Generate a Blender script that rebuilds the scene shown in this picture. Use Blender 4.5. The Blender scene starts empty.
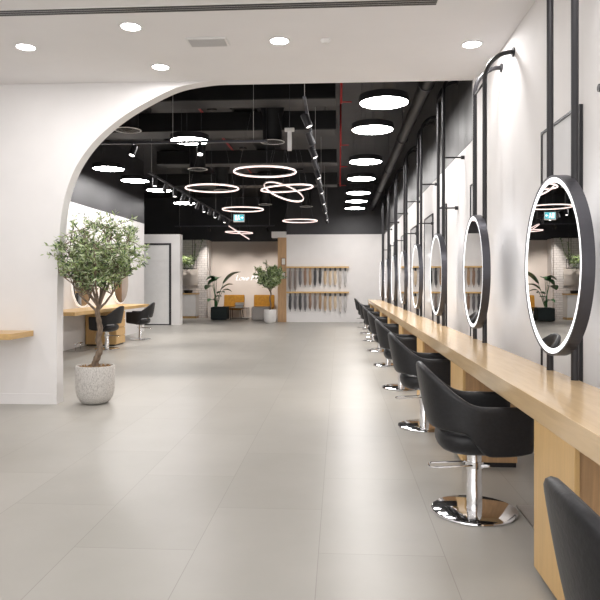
import bpy, bmesh, math, random
from mathutils import Vector, Matrix, Euler
PI = math.pi
scene = bpy.context.scene
col = scene.collection

# ------------------------------------------------------------------ camera
cam_d = bpy.data.cameras.new('camera')
cam = bpy.data.objects.new('camera', cam_d); col.objects.link(cam)
cam.location = (0, 0, 1.32)
cam.rotation_euler = (PI/2, 0, math.atan(39/640))
cam_d.sensor_width = 36; cam_d.lens = 38.4; cam_d.shift_y = -17.5/600
cam_d.clip_start = 0.05
scene.camera = cam
# ------------------------------------------------------------------ world, colour
W = bpy.data.worlds.new('world'); scene.world = W; W.use_nodes = True
W.node_tree.nodes['Background'].inputs[0].default_value = (1.0, 0.99, 0.985, 1)
W.node_tree.nodes['Background'].inputs[1].default_value = 2.25     # added even fill light, entering by the open side behind the camera
scene.view_settings.view_transform = 'Standard'; scene.view_settings.look = 'None'
scene.view_settings.gamma = 1; scene.view_settings.exposure = 0.32
scene.cycles.max_bounces = 8; scene.cycles.diffuse_bounces = 4; scene.cycles.glossy_bounces = 5
scene.cycles.sample_clamp_indirect = 6
E_DISK, E_RING, E_DOWN, E_LED, SPOT_W, DOWN_W = 36, 1.2, 14, .9, 160, 10.5

# ------------------------------------------------------------------ materials
def new_mat(name):
    m = bpy.data.materials.new(name); m.use_nodes = True
    return m, m.node_tree, m.node_tree.nodes['Principled BSDF']
def mat(name, c, rough=.5, metal=0, noise=0, scale=8, bump=0, spec=.5, coat=0, c2=None, stretch=None):
    m, t, b = new_mat(name)
    b.inputs['Base Color'].default_value = (*c, 1)
    b.inputs['Roughness'].default_value = rough; b.inputs['Metallic'].default_value = metal
    b.inputs['Specular IOR Level'].default_value = spec
    if coat: b.inputs['Coat Weight'].default_value = coat
    tc = t.nodes.new('ShaderNodeTexCoord'); mp = t.nodes.new('ShaderNodeMapping')
    t.links.new(tc.outputs['Object'], mp.inputs[0])
    if stretch: mp.inputs['Scale'].default_value = stretch
    nz = t.nodes.new('ShaderNodeTexNoise'); nz.inputs['Scale'].default_value = scale; nz.inputs['Detail'].default_value = 4
    t.links.new(mp.outputs[0], nz.inputs[0])
    cr = t.nodes.new('ShaderNodeValToRGB')
    k = noise if noise else 0.02
    a = c2 if c2 else tuple(max(0, v*(1-k)) for v in c)
    d = tuple(min(1, v*(1+k)) for v in c)
    cr.color_ramp.elements[0].color = (*a, 1); cr.color_ramp.elements[1].color = (*d, 1)
    cr.color_ramp.elements[0].position = .35; cr.color_ramp.elements[1].position = .65
    t.links.new(nz.outputs[0], cr.inputs[0]); t.links.new(cr.outputs[0], b.inputs['Base Color'])
    if bump:
        bp = t.nodes.new('ShaderNodeBump'); bp.inputs['Strength'].default_value = bump; bp.inputs['Distance'].default_value = .01
        t.links.new(nz.outputs[0], bp.inputs['Height']); t.links.new(bp.outputs[0], b.inputs['Normal'])
    return m
def emit(name, c, s):
    m, t, b = new_mat(name)
    b.inputs['Base Color'].default_value = (*c, 1)
    b.inputs['Emission Color'].default_value = (*c, 1); b.inputs['Emission Strength'].default_value = s
    return m
M = {}
M['white'] = mat('white_plaster', (.79, .77, .762), .75, noise=.015, scale=3)
M['ceil'] = mat('ceiling_paint', (.84, .825, .83), .8, noise=.012, scale=2)
M['beige'] = mat('beige_plaster', (.60, .54, .49), .8, noise=.03, scale=2)
M['dark'] = mat('charcoal_paint', (.034, .033, .037), .5, noise=.12, scale=2)
M['darkwall'] = mat('dark_wall_panel', (.06, .058, .058), .42, noise=.25, scale=2.5, stretch=(1, 4, .3))
M['black'] = mat('black_metal', (.022, .021, .024), .42, metal=.2)
M['duct'] = mat('black_duct', (.013, .013, .014), .45, metal=.3, noise=.2, scale=3)
M['gun'] = mat('gunmetal', (.10, .10, .115), .32, metal=.75, noise=.05)
M['chrome'] = mat('chrome', (.85, .85, .86), .06, metal=1)
M['satin'] = mat('satin_chrome', (.85, .85, .86), .2, metal=1)
M['steel'] = mat('brushed_steel', (.45, .44, .43), .3, metal=1, noise=.1, stretch=(1, 20, 1))
M['leather'] = mat('black_leather', (.015, .015, .017), .42, noise=.15, scale=60, bump=.12, spec=.42)
M['mirror'] = mat('mirror_glass', (.93, .93, .93), .0, metal=1)
M['gloss'] = mat('white_glass', (.84, .84, .85), .12, noise=.01, spec=.4)
M['plastic'] = mat('white_plastic', (.8, .79, .78), .4)
M['grille'] = mat('grey_grille', (.55, .54, .54), .5)
M['red'] = mat('red_pipe_paint', (.45, .02, .02), .4)
M['disk'] = emit('disk_light', (1, .97, .95), E_DISK)
M['ring'] = emit('ring_light', (1, .78, .73), E_RING)
M['down'] = emit('downlight', (1, .98, .96), E_DOWN)
M['led'] = emit('mirror_led', (.97, .98, 1), E_LED)
M['ledback'] = emit('mirror_back_light', (.97, .98, 1), 4.5)
M['ledsoft'] = emit('soft_backlight', (1, .99, .97), .35)
M['spot'] = emit('spot_lens', (1, .95, .9), 6)
M['neon'] = emit('neon', (.93, .96, 1), 1.3)
M['mustard'] = mat('mustard_velvet', (.36, .17, .012), .8, noise=.15, scale=12)
M['greenv'] = mat('dark_green_velvet', (.004, .011, .011), .75, noise=.2, scale=10)
M['greyfab'] = mat('grey_fabric', (.40, .37, .35), .9, noise=.06, scale=40)
M['ceramic'] = mat('white_ceramic', (.72, .70, .68), .5, noise=.02)
M['tan'] = mat('tan_ceramic', (.42, .27, .17), .6, noise=.1)
M['soil'] = mat('bark_chips', (.30, .19, .09), .95, noise=.5, scale=50, bump=.6, c2=(.10, .06, .03))
M['barkm'] = mat('olive_bark', (.17, .125, .09), .9, noise=.35, scale=35, bump=.6, stretch=(1, 1, .4))
M['leafa'] = mat('leaf_green', (.30, .39, .15), .5, noise=.3, scale=9)
M['leafb'] = mat('leaf_grey_green', (.55, .62, .40), .55, noise=.25, scale=9)
M['leafc'] = mat('leaf_deep_green', (.06, .12, .045), .45, noise=.3, scale=9)
M['palm'] = mat('broad_leaf_green', (.03, .13, .04), .35, noise=.4, scale=6)
M['book'] = mat('book_cover', (.7, .68, .62), .6)
M['wooddark'] = mat('walnut', (.20, .09, .04), .5, noise=.2, scale=5, stretch=(1, 1, .15))
def wood(name, c, stretch, rough=.32, k=.10):
    m, t, b = new_mat(name)
    tc = t.nodes.new('ShaderNodeTexCoord'); mp = t.nodes.new('ShaderNodeMapping'); mp.inputs['Scale'].default_value = stretch
    t.links.new(tc.outputs['Object'], mp.inputs[0])
    n1 = t.nodes.new('ShaderNodeTexNoise'); n1.inputs['Scale'].default_value = 6; n1.inputs['Detail'].default_value = 6; n1.inputs['Distortion'].default_value = .6
    t.links.new(mp.outputs[0], n1.inputs[0])
    cr = t.nodes.new('ShaderNodeValToRGB')
    cr.color_ramp.elements[0].position = .3; cr.color_ramp.elements[1].position = .7
    cr.color_ramp.elements[0].color = (*[v*(1-k) for v in c], 1); cr.color_ramp.elements[1].color = (*[min(1, v*(1+k)) for v in c], 1)
    t.links.new(n1.outputs[0], cr.inputs[0]); t.links.new(cr.outputs[0], b.inputs['Base Color'])
    b.inputs['Roughness'].default_value = rough
    return m
M['oak'] = wood('oak_laminate', (.60, .39, .165), (6, .5, 6), .34)
M['oaktop'] = wood('oak_worktop', (.66, .48, .28), (6, .5, 6), .17, .06)
M['oakv'] = wood('oak_laminate_upright', (.63, .41, .175), (6, 6, .5), .4, .06)
M['ash'] = wood('ash_board', (.50, .31, .16), (8, 8, .5), .5, .15)
# floor: big staggered porcelain tiles, long side running away from the camera
m, t, b = new_mat('porcelain_floor_tile'); M['floor'] = m
tc = t.nodes.new('ShaderNodeTexCoord'); mp = t.nodes.new('ShaderNodeMapping')
mp.inputs['Rotation'].default_value = (0, 0, PI/2); mp.inputs['Location'].default_value = (-3.12, -.51+.61*8, 0)
t.links.new(tc.outputs['Object'], mp.inputs[0])
sx = t.nodes.new('ShaderNodeSeparateXYZ'); cx = t.nodes.new('ShaderNodeCombineXYZ'); t.links.new(tc.outputs['Object'], sx.inputs[0])
ax = t.nodes.new('ShaderNodeMath'); ax.operation = 'ADD'; ax.inputs[1].default_value = -3.12+12; t.links.new(sx.outputs['Y'], ax.inputs[0])
ay = t.nodes.new('ShaderNodeMath'); ay.operation = 'ADD'; ay.inputs[1].default_value = -.51+.61*20; t.links.new(sx.outputs['X'], ay.inputs[0])
t.links.new(ax.outputs[0], cx.inputs[0]); t.links.new(ay.outputs[0], cx.inputs[1])
bk = t.nodes.new('ShaderNodeTexBrick'); bk.offset = .5; bk.inputs['Scale'].default_value = 1
bk.inputs['Brick Width'].default_value = 1.2; bk.inputs['Row Height'].default_value = .61
bk.inputs['Mortar Size'].default_value = .0022; bk.inputs['Mortar Smooth'].default_value = .3
bk.inputs['Color1'].default_value = (.375, .36, .33, 1); bk.inputs['Color2'].default_value = (.405, .39, .36, 1); bk.inputs['Mortar'].default_value = (.28, .26, .235, 1)
t.links.new(cx.outputs[0], bk.inputs[0])
nz = t.nodes.new('ShaderNodeTexNoise'); nz.inputs['Scale'].default_value = 1.6; nz.inputs['Detail'].default_value = 7; nz.inputs['Roughness'].default_value = .6
t.links.new(tc.outputs['Object'], nz.inputs[0])
cr = t.nodes.new('ShaderNodeValToRGB'); cr.color_ramp.elements[0].position = .3; cr.color_ramp.elements[1].position = .7
cr.color_ramp.elements[0].color = (.91, .91, .90, 1); cr.color_ramp.elements[1].color = (1, 1, 1, 1)
t.links.new(nz.outputs[0], cr.inputs[0])
mx = t.nodes.new('ShaderNodeMix'); mx.data_type = 'RGBA'; mx.blend_type = 'MULTIPLY'; mx.inputs[0].default_value = 1
t.links.new(bk.outputs[0], mx.inputs[6]); t.links.new(cr.outputs[0], mx.inputs[7]); t.links.new(mx.outputs[2], b.inputs['Base Color'])
b.inputs['Roughness'].default_value = .34
b.inputs['Specular IOR Level'].default_value = .42
# white painted brick
m, t, b = new_mat('white_painted_brick'); M['brick'] = m
tc = t.nodes.new('ShaderNodeTexCoord'); sx = t.nodes.new('ShaderNodeSeparateXYZ'); cx = t.nodes.new('ShaderNodeCombineXYZ')
ad = t.nodes.new('ShaderNodeMath'); ad.operation = 'ADD'
t.links.new(tc.outputs['Object'], sx.inputs[0]); t.links.new(sx.outputs['X'], ad.inputs[0]); t.links.new(sx.outputs['Y'], ad.inputs[1])
t.links.new(ad.outputs[0], cx.inputs[0]); t.links.new(sx.outputs['Z'], cx.inputs[1])
bk = t.nodes.new('ShaderNodeTexBrick'); bk.inputs['Scale'].default_value = 1; bk.inputs['Brick Width'].default_value = .24; bk.inputs['Row Height'].default_value = .085
bk.inputs['Mortar Size'].default_value = .008; bk.inputs['Color1'].default_value = (.74, .70, .67, 1); bk.inputs['Color2'].default_value = (.66, .62, .60, 1); bk.inputs['Mortar'].default_value = (.46, .42, .40, 1)
t.links.new(cx.outputs[0], bk.inputs[0]); t.links.new(bk.outputs[0], b.inputs['Base Color']); b.inputs['Roughness'].default_value = .6
# speckled stone pot
m, t, b = new_mat('speckled_stone'); M['stone'] = m
tc = t.nodes.new('ShaderNodeTexCoord'); mp = t.nodes.new('ShaderNodeMapping'); mp.inputs['Scale'].default_value = (1, 1, .35)
nz = t.nodes.new('ShaderNodeTexNoise'); nz.inputs['Scale'].default_value = 130; nz.inputs['Detail'].default_value = 5; nz.inputs['Roughness'].default_value = .7
t.links.new(tc.outputs['Object'], mp.inputs[0]); t.links.new(mp.outputs[0], nz.inputs[0])
cr = t.nodes.new('ShaderNodeValToRGB'); cr.color_ramp.elements[0].position = .38; cr.color_ramp.elements[1].position = .52
cr.color_ramp.elements[0].color = (.34, .32, .30, 1); cr.color_ramp.elements[1].color = (.60, .575, .545, 1)
t.links.new(nz.outputs[0], cr.inputs[0]); t.links.new(cr.outputs[0], b.inputs['Base Color']); b.inputs['Roughness'].default_value = .8
bp = t.nodes.new('ShaderNodeBump'); bp.inputs['Strength'].default_value = .4; bp.inputs['Distance'].default_value = .005
t.links.new(nz.outputs[0], bp.inputs['Height']); t.links.new(bp.outputs[0], b.inputs['Normal'])

# ------------------------------------------------------------------ mesh helpers
def box(bm, x0, x1, y0, y1, z0, z1, bev=0, mi=0):
    vs = [bm.verts.new((x, y, z)) for x in (x0, x1) for y in (y0, y1) for z in (z0, z1)]
    fs = [bm.faces.new([vs[i] for i in q]) for q in ((0, 1, 3, 2), (4, 6, 7, 5), (0, 4, 5, 1), (2, 3, 7, 6), (0, 2, 6, 4), (1, 5, 7, 3))]
    for f in fs: f.material_index = mi
    if bev:
        es = list({e for f in fs for e in f.edges})
        bmesh.ops.bevel(bm, geom=es, offset=bev, segments=2, affect='EDGES', profile=.6)
    return fs
def tube(bm, pts, r, n=8, caps=True, closed=False, mi=0, smooth=True):
    pts = [Vector(p) for p in pts]; rs = r if isinstance(r, (list, tuple)) else [r]*len(pts)
    rings = []; N = len(pts); up = None
    for i, p in enumerate(pts):
        a = pts[(i-1) % N] if (closed or i > 0) else p
        c = pts[(i+1) % N] if (closed or i < N-1) else p
        d = (c-a).normalized()
        if up is None: up = Vector((0, 0, 1)) if abs(d.z) < .9 else Vector((1, 0, 0))
        s = d.cross(up).normalized(); up = s.cross(d).normalized()
        rings.append([bm.verts.new(p+(s*math.cos(k*2*PI/n)+up*math.sin(k*2*PI/n))*rs[i]) for k in range(n)])
    for i in range(N if closed else N-1):
        A, B = rings[i], rings[(i+1) % N]
        for k in range(n):
            f = bm.faces.new((A[k], A[(k+1) % n], B[(k+1) % n], B[k])); f.smooth = smooth; f.material_index = mi
    if caps and not closed:
        for R_, rev in ((rings[0], True), (rings[-1], False)):
            f = bm.faces.new(R_[::-1] if rev else R_); f.material_index = mi
def lathe(bm, prof, n=32, c=(0, 0, 0), mi=0, sx=1, sy=1, smooth=True):
    """prof: list of (r, z); closed with caps when r is 0 at the ends"""
    rings = []
    for r, z in prof:
        if r < 1e-6: rings.append([bm.verts.new((c[0], c[1], c[2]+z))])
        else: rings.append([bm.verts.new((c[0]+r*sx*math.cos(k*2*PI/n), c[1]+r*sy*math.sin(k*2*PI/n), c[2]+z)) for k in range(n)])
    for A, B in zip(rings, rings[1:]):
        for k in range(n):
            k2 = (k+1) % n
            if len(A) == 1 and len(B) == 1: continue
            if len(A) == 1: v = (A[0], B[k2], B[k])
            elif len(B) == 1: v = (A[k], A[k2], B[0])
            else: v = (A[k], A[k2], B[k2], B[k])
            f = bm.faces.new(v); f.smooth = smooth; f.material_index = mi
def mesh_obj(name, bm, mats, parent=None, subsurf=0):
    bmesh.ops.recalc_face_normals(bm, faces=bm.faces)
    if not subsurf:
        for e in bm.edges:
            if len(e.link_faces) == 2 and e.calc_face_angle(0) > .6: e.smooth = False
    me = bpy.data.meshes.new(name); bm.to_mesh(me); bm.free()
    for mm in (mats if isinstance(mats, (list, tuple)) else [mats]): me.materials.append(mm)
    o = bpy.data.objects.new(name, me); col.objects.link(o)
    if parent: o.parent = parent
    if subsurf:
        s = o.modifiers.new('s', 'SUBSURF'); s.levels = subsurf; s.render_levels = subsurf
    return o
def B(): return bmesh.new()
def part(name, fn, m, parent, subsurf=0):
    bm = B(); fn(bm); return mesh_obj(name, bm, m, parent, subsurf)
def tag(o, label=None, cat=None, group=None, kind=None):
    if label: o['label'] = label
    if cat: o['category'] = cat
    if group: o['group'] = group
    if kind: o['kind'] = kind
    return o
def thing(name, label, cat, loc=(0, 0, 0), rz=0, group=None):
    o = bpy.data.objects.new(name, None); col.objects.link(o); o.empty_display_size = .1
    o.location = loc; o.rotation_euler = (0, 0, rz)
    return tag(o, label, cat, group)
def dup(root, loc, rz=None, label=None):
    def cp(o, par):
        c = o.copy(); col.objects.link(c); c.parent = par
        for ch in o.children: cp(ch, c)
        return c
    r = cp(root, None); r.location = loc
    if rz is not None: r.rotation_euler = (0, 0, rz)
    if label: r['label'] = label
    return r
def struct(name, fn, m):
    o = part(name, fn, m, None); o['kind'] = 'structure'; return o
def ORD(k): return ['first', 'second', 'third', 'fourth', 'fifth', 'sixth', 'seventh', 'eighth', 'ninth', 'tenth', 'eleventh', 'twelfth', 'thirteenth', 'fourteenth'][k]
def spot_light(parent, loc, aim, watts, ang=1.0, blend=.8, color=(1, .93, .86), size=.04):
    l = bpy.data.lights.new('lamp', 'SPOT'); l.energy = watts; l.spot_size = ang; l.spot_blend = blend; l.color = color; l.shadow_soft_size = size
    o = bpy.data.objects.new('lamp', l); col.objects.link(o); o.parent = parent; o.location = loc
    o.rotation_euler = Vector(aim).to_track_quat('-Z', 'Y').to_euler(); return o

# ------------------------------------------------------------------ the setting
XR, XL, YA, YF, YB = 1.50, -5.30, 6.76, 21.3, 24.5
ZN, ZC, ZW = 3.475, 4.6, 2.92          # near ceiling, open black ceiling, top of the white on the far walls
struct('floor', lambda bm: box(bm, -9, XR+.2, -4, 25, -.1, 0), M['floor'])
struct('ceiling', lambda bm: box(bm, -7, XR+.2, -4, YA+.16, ZN, ZN+.1), M['ceil'])
struct('ceiling', lambda bm: box(bm, -9, XR+.2, YA+.16, 25, ZC, ZC+.1), M['dark'])
struct('wall_bulkhead', lambda bm: box(bm, -9, XR+.2, YA+.01, YA+.16, ZN+.1, ZC+.1), M['dark'])
def wr(bm): box(bm, XR, XR+.15, -4, YA+.16, 0, ZN)
struct('wall_right', wr, M['white'])
struct('wall_right', lambda bm: box(bm, XR, XR+.15, YA+.16, 25, 0, ZW), M['white'])
def wrd(bm):
    y = YA+.16
    while y < 24.9:                              # shallow vertical boards
        box(bm, XR-.004, XR+.15, y, min(y+.395, 24.9), ZW, ZC); y += .4
struct('wall_right_upper', wrd, M['darkwall'])
struct('trim_1', lambda bm: box(bm, XR-.08, XR, YA, YA+.16, 0, ZN, .004), M['white'])
struct('wall_left', lambda bm: box(bm, XL-.15, XL, YA+.16, 17.15, 0, ZW), M['white'])
struct('wall_left_upper', lambda bm: box(bm, XL-.15, XL, YA+.16, 17.15, ZW, ZC), M['dark'])
struct('wall_near_left', lambda bm: box(bm, -7.1, -7, -4, YA, 0, ZN), M['white'])
def smooth_curve(P, k=8):
    out = []
    for i in range(len(P)-1):
        p0, p1, p2, p3 = P[max(i-1, 0)], P[i], P[i+1], P[min(i+2, len(P)-1)]
        for j in range(k):
            t_ = j/k
            out.append(tuple(.5*((2*p1[a])+(-p0[a]+p2[a])*t_+(2*p0[a]-5*p1[a]+4*p2[a]-p3[a])*t_*t_+(-p0[a]+3*p1[a]-3*p2[a]+p3[a])*t_**3) for a in (0, 1)))
    out.append(P[-1]); return out
arch_pts = smooth_curve([(-3.05, 0), (-3.05, 1.0), (-3.03, 1.7), (-2.98, 2.17), (-2.86, 2.53), (-2.65, 2.83), (-2.36, 3.08), (-2.03, 3.275), (-1.72, 3.41), (-1.40, 3.465), (-1.2, ZN)])
def arch(bm):
    for (a, b_) in zip(arch_pts, arch_pts[1:]):
        x0 = -7
        # strips from the far left of the wall to the arch line, front, back and reveal
        for y, fl in ((YA, 0), (YA+.16, 1)):
            v = [bm.verts.new(p) for p in ((x0, y, a[1]), (a[0], y, a[1]), (b_[0], y, b_[1]), (x0, y, b_[1]))]
            bm.faces.new(v[::-1] if fl else v)
        v = [bm.verts.new(p) for p in ((a[0], YA, a[1]), (a[0], YA+.16, a[1]), (b_[0], YA+.16, b_[1]), (b_[0], YA, b_[1]))]
        f = bm.faces.new(v); f.smooth = True
    bmesh.ops.remove_doubles(bm, verts=bm.verts, dist=1e-5)
struct('wall_arch', arch, M['white'])
struct('baseboard_arch', lambda bm: box(bm, -7, -3.045, YA-.015, YA, 0, .115, .003), M['white'])
struct('wall_far', lambda bm: box(bm, -1.75, XR, YF, YF+.15, 0, ZW), M['white'])
struct('wall_far_upper', lambda bm: box(bm, -1.75, XR, YF, YF+.15, ZW, ZC), M['dark'])
struct('wall_lounge', lambda bm: box(bm, -9, XR, YB, YB+.15, 0, ZW-.02), M['beige'])
struct('wall_lounge_upper', lambda bm: box(bm, -9, XR, YB-.01, YB+.15, ZW-.02, ZC), M['dark'])
struct('wall_lounge_side', lambda bm: box(bm, -5.12, -4.93, 23.95, YB, 0, ZW), M['white'])
def brickwall(bm): box(bm, -8, -4.95, 23.75, 23.95, 0, ZW)
struct('wall_brick', brickwall, M['brick'])
struct('wall_far_left', lambda bm: box(bm, -9.1, -9, YA, 25, 0, ZC), M['dark'])
# pier that ends the far white wall, clad with wooden boards
def pier(bm):
    box(bm, -2.04, -1.95, YF-.04, YB, 0, 2.82)
    box(bm, -1.95, -1.752, YF-.012, YF+.15, 0, 2.82)
struct('pillar_wood', pier, M['ash'])
struct('trim_2', lambda bm: box(bm, -2.25, -1.752, YF-.03, YF+.3, 2.821, 3.02), M['white'])
# boxed room on the left, with its black framed door
struct('wall_box_room', lambda bm: box(bm, -9, -4.93, 19.6, 19.95, 0, 2.82), M['white'])
d = struct('door_1', lambda bm: [box(bm, -6.2, -5.26, 19.575, 19.6, .03, 1.98), box(bm, -6.2, -5.26, 19.575, 19.6, 1.99, 2.48)], M['plastic'])
mesh = part('door_frame', lambda bm: [box(bm, -6.26, -6.2, 19.56, 19.6, 0, 2.54), box(bm, -5.26, -5.2, 19.56, 19.6, 0, 2.54), box(bm, -6.2, -5.26, 19.56, 19.6, 2.48, 2.54), box(bm, -6.2, -5.26, 19.56, 19.6, 0, .03)], M['black'], d)
part('door_handle', lambda bm: tube(bm, [(-6.1, 19.55, .95), (-6.1, 19.55, 1.2)], .012), M['black'], d)

# ------------------------------------------------------------------ long right counter
def counter(bm): box(bm, .88, 1.275, -.6, 19.65, .70, .80, .003)
tag(part('end_panel', lambda bm: box(bm, .89, 1.265, 19.61, 19.65, 0, .70), M['oakv'], None), 'wooden upright closing the far end of the long right worktop', 'panel')
tag(part('worktop', counter, M['oaktop'], None), 'long pale wooden worktop running along the right wall under the round mirrors', 'counter')
CH = [3.75+2.17*k for k in range(8)]           # chairs
MR = [3.69, 5.80, 7.98, 10.08, 12.2, 14.25, 16.3, 18.4]           # mirrors
def cabinet(loc, rz, w, d_, h, label, group, nd=4, first=None):
    if first: return dup(first, loc, rz, label)
    t = thing('drawer_cabinet', label, 'cabinet', loc, rz, group)      # front faces -X
    part('body', lambda bm: box(bm, .018, d_, 0, w, .04, h), M['oakv'], t)
    part('plinth', lambda bm: box(bm, .04, d_-.01, .01, w-.01, 0, .04), M['black'], t)
    part('side_panel', lambda bm: box(bm, 0, d_, -.018, 0, .04, h), M['oak'], t)
    dh = (h-.045)/nd
    for k in range(nd):
        dr = part('drawer', lambda bm: box(bm, 0, .018, .003, w-.003, .045+k*dh, .045+(k+1)*dh-.006, .0015), M['oakv'], t)
    return t
def solid_cabinet(loc, label, group, first=None):
    if first: return dup(first, loc, 0, label)
    t = thing('counter_cabinet', label, 'cabinet', loc, 0, group)
    part('front_panel', lambda bm: box(bm, 0, .02, 0, .5, .035, .70, .0015), M['oakv'], t)
    part('body', lambda bm: box(bm, .02, .385, .012, .488, .035, .70), M['ash'], t)
    part('plinth', lambda bm: box(bm, .03, .38, .02, .48, 0, .035), M['black'], t)
    return t
c0 = None
for k in range(8):
    y = 2.46+2.2*k-(.03 if k else 0)
    where = 'between the two chairs nearest the camera' if k == 0 else f'just beyond the {ORD(k-1)} whole salon chair'
    c = solid_cabinet((.882, y, 0), f'pale wooden cabinet under the right worktop, {where}', 'cabinets carrying the right worktop', c0)
    c0 = c0 or c

# ------------------------------------------------------------------ salon chairs (facing +X before rotation)
def shell(bm):
    NU, NV = 44, 9
    path = []
    LX, HW, BX = .27, .285, .335                 # front reach, half width, back reach
    seg = LX+PI/2*((HW+BX)/2)
    for i in range(NU+1):
        s = -seg+2*seg*i/NU; a = abs(s); sg = -1 if s < 0 else 1
        if a > seg-LX: x, y = (a-(seg-LX)), HW-.012*(a-(seg-LX))/LX
        else:
            th = a/(seg-LX)*PI/2; e = .82
            x, y = -BX*math.cos(th)**e, HW*math.sin(th)**e
        path.append((x, y*sg))
    def topz(x):
        g = max(0, (-.03-x)/.305); return .650+.212*min(1, g)**1.5
    def botz(x):
        if x > .03: return .368+.030*((x-.03)/.24)**3
        g = min(1, (.03-x)/.17); return .368+.132*(3*g*g-2*g**3)
    def pt(x, y, z):
        q = max(0, min(1, (z-.37)/.48))
        kx = .56+.44*q**.5 if x < 0 else 1
        ky = .87+.13*q**.5
        return Vector((x*kx+.0, y*ky, z))
    grid = []
    for i, (x, y) in enumerate(path):
        a, b_ = botz(x), topz(x); row = []
        for j in range(NV+1): row.append(pt(x, y, a+(b_-a)*j/NV))
        grid.append(row)
    th = .042
    nrm = [[None]*(NV+1) for _ in range(NU+1)]
    for i in range(NU+1):
        for j in range(NV+1):
            du = grid[min(i+1, NU)][j]-grid[max(i-1, 0)][j]; dv = grid[i][min(j+1, NV)]-grid[i][max(j-1, 0)]
            n = du.cross(dv).normalized()
            c = Vector((.1, 0, grid[i][j].z))-grid[i][j]
            if n.dot(c) < 0: n = -n
            nrm[i][j] = n
    O = [[bm.verts.new(grid[i][j]) for j in range(NV+1)] for i in range(NU+1)]
    I = [[bm.verts.new(grid[i][j]+nrm[i][j]*th) for j in range(NV+1)] for i in range(NU+1)]
    def q(*v):
        f = bm.faces.new(v); f.smooth = True
    for i in range(NU):
        for j in range(NV):
            q(O[i][j], O[i+1][j], O[i+1][j+1], O[i][j+1]); q(I[i][j], I[i][j+1], I[i+1][j+1], I[i+1][j])
        q(O[i][NV], O[i+1][NV], I[i+1][NV], I[i][NV]); q(O[i][0], I[i][0], I[i+1][0], O[i+1][0])
    for j in range(NV):
        q(O[0][j], O[0][j+1], I[0][j+1], I[0][j]); q(O[NU][j], I[NU][j], I[NU][j+1], O[NU][j+1])
def cushion(bm):
    n = 40; prof = [(0, .352), (.6, .354), (.88, .368), (1, .415), (.99, .465), (.9, .492), (.55, .502), (0, .504)]
    rings = []
    for r, z in prof:
        if r == 0: rings.append([bm.verts.new((-.0, 0, z))]); continue
        R_ = []
        for k in range(n):
            a = k*2*PI/n; ca, sa = math.cos(a), math.sin(a)
            R_.append(bm.verts.new((.225*r*abs(ca)**.75*(1 if ca > 0 else -1), .212*r*abs(sa)**.75*(1 if sa > 0 else -1), z)))
        rings.append(R_)
    for A, C in zip(rings, rings[1:]):
        for k in range(n):
            k2 = (k+1) % n
            v = (A[0], C[k2], C[k]) if len(A) == 1 else ((A[k], A[k2], C[0]) if len(C) == 1 else (A[k], A[k2], C[k2], C[k]))
            f = bm.faces.new(v); f.smooth = True
def make_chair(label, group):
    t = thing('salon_chair', label, 'chair', (0, 0, 0), 0, group)
    part('shell', shell, M['leather'], t, 1)
    part('seat', cushion, M['leather'], t, 1)
    part('seat_plate', lambda bm: box(bm, -.09, .09, -.07, .07, .345, .358, .004), M['black'], t)
    part('column', lambda bm: [lathe(bm, [(0, .012), (.044, .012), (.044, .16), (.041, .165), (.041, .348), (0, .348)], 24)], M['satin'], t)
    part('base', lambda bm: lathe(bm, [(0, 0), (.238, 0), (.245, .006), (.243, .013), (.233, .017), (.05, .021), (0, .021)], 56), M['chrome'], t)
    def lever(bm):
        tube(bm, [(-.02, -.045, .275), (-.24, -.05, .262), (-.26, -.035, .26), (-.26, .035, .26), (-.24, .05, .262), (-.02, .045, .275)], .0055)
        tube(bm, [(.03, -.045, .275), (.075, -.055, .28)], .011)
        lathe(bm, [(0, .255), (.052, .255), (.052, .292), (0, .292)], 24)
    part('pump_lever', lever, M['chrome'], t)
    return t
GR = 'black salon chairs along the right worktop'
ch0 = make_chair('black salon chair cut off by the lower right corner of the picture', GR)
ch0.location = (.815, 1.49, 0)
for k, y in enumerate(CH):
    lab = ['black leather salon chair on a chrome disc base, nearest whole chair on the right',
           'black salon chair second in the right row, just behind the nearest whole chair',
           'black salon chair third in the right row of whole chairs',
           'black salon chair fourth in the right row of whole chairs',
           'black salon chair fifth in the right row of whole chairs',
           'black salon chair sixth in the right row, third from the far end',
           'black salon chair seventh in the right row, last but one before the white wall',
           'black salon chair at the far end of the right row by the white wall'][k]
    dup(ch0, (.78, y, 0), 0.0, lab)
cl = dup(ch0, (-4.60, 12.45, 0), PI-.05, 'black salon chair at the left counter, directly behind the olive tree trunk'); cl['group'] = 'salon chairs at the left counter'
cl = dup(ch0, (-4.60, 14.6, 0), PI+.04, 'black salon chair at the left counter, nearest the black framed door'); cl['group'] = 'salon chairs at the left counter'
# foot plates on the floor
fp = part('footrest_plate', lambda bm: [box(bm, 0, .2, 0, .42, 0, .012, .003)], M['steel'], None)
fp.location = (1.04, 3.42, 0); tag(fp, 'flat grey metal foot plate on the floor before the nearest whole chair', 'footrest', 'foot plates under the right worktop')
fq = fp.copy(); col.objects.link(fq); fq.location = (1.04, 5.62, 0); fq['label'] = 'flat grey metal foot plate on the floor in front of the second whole chair'

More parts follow.
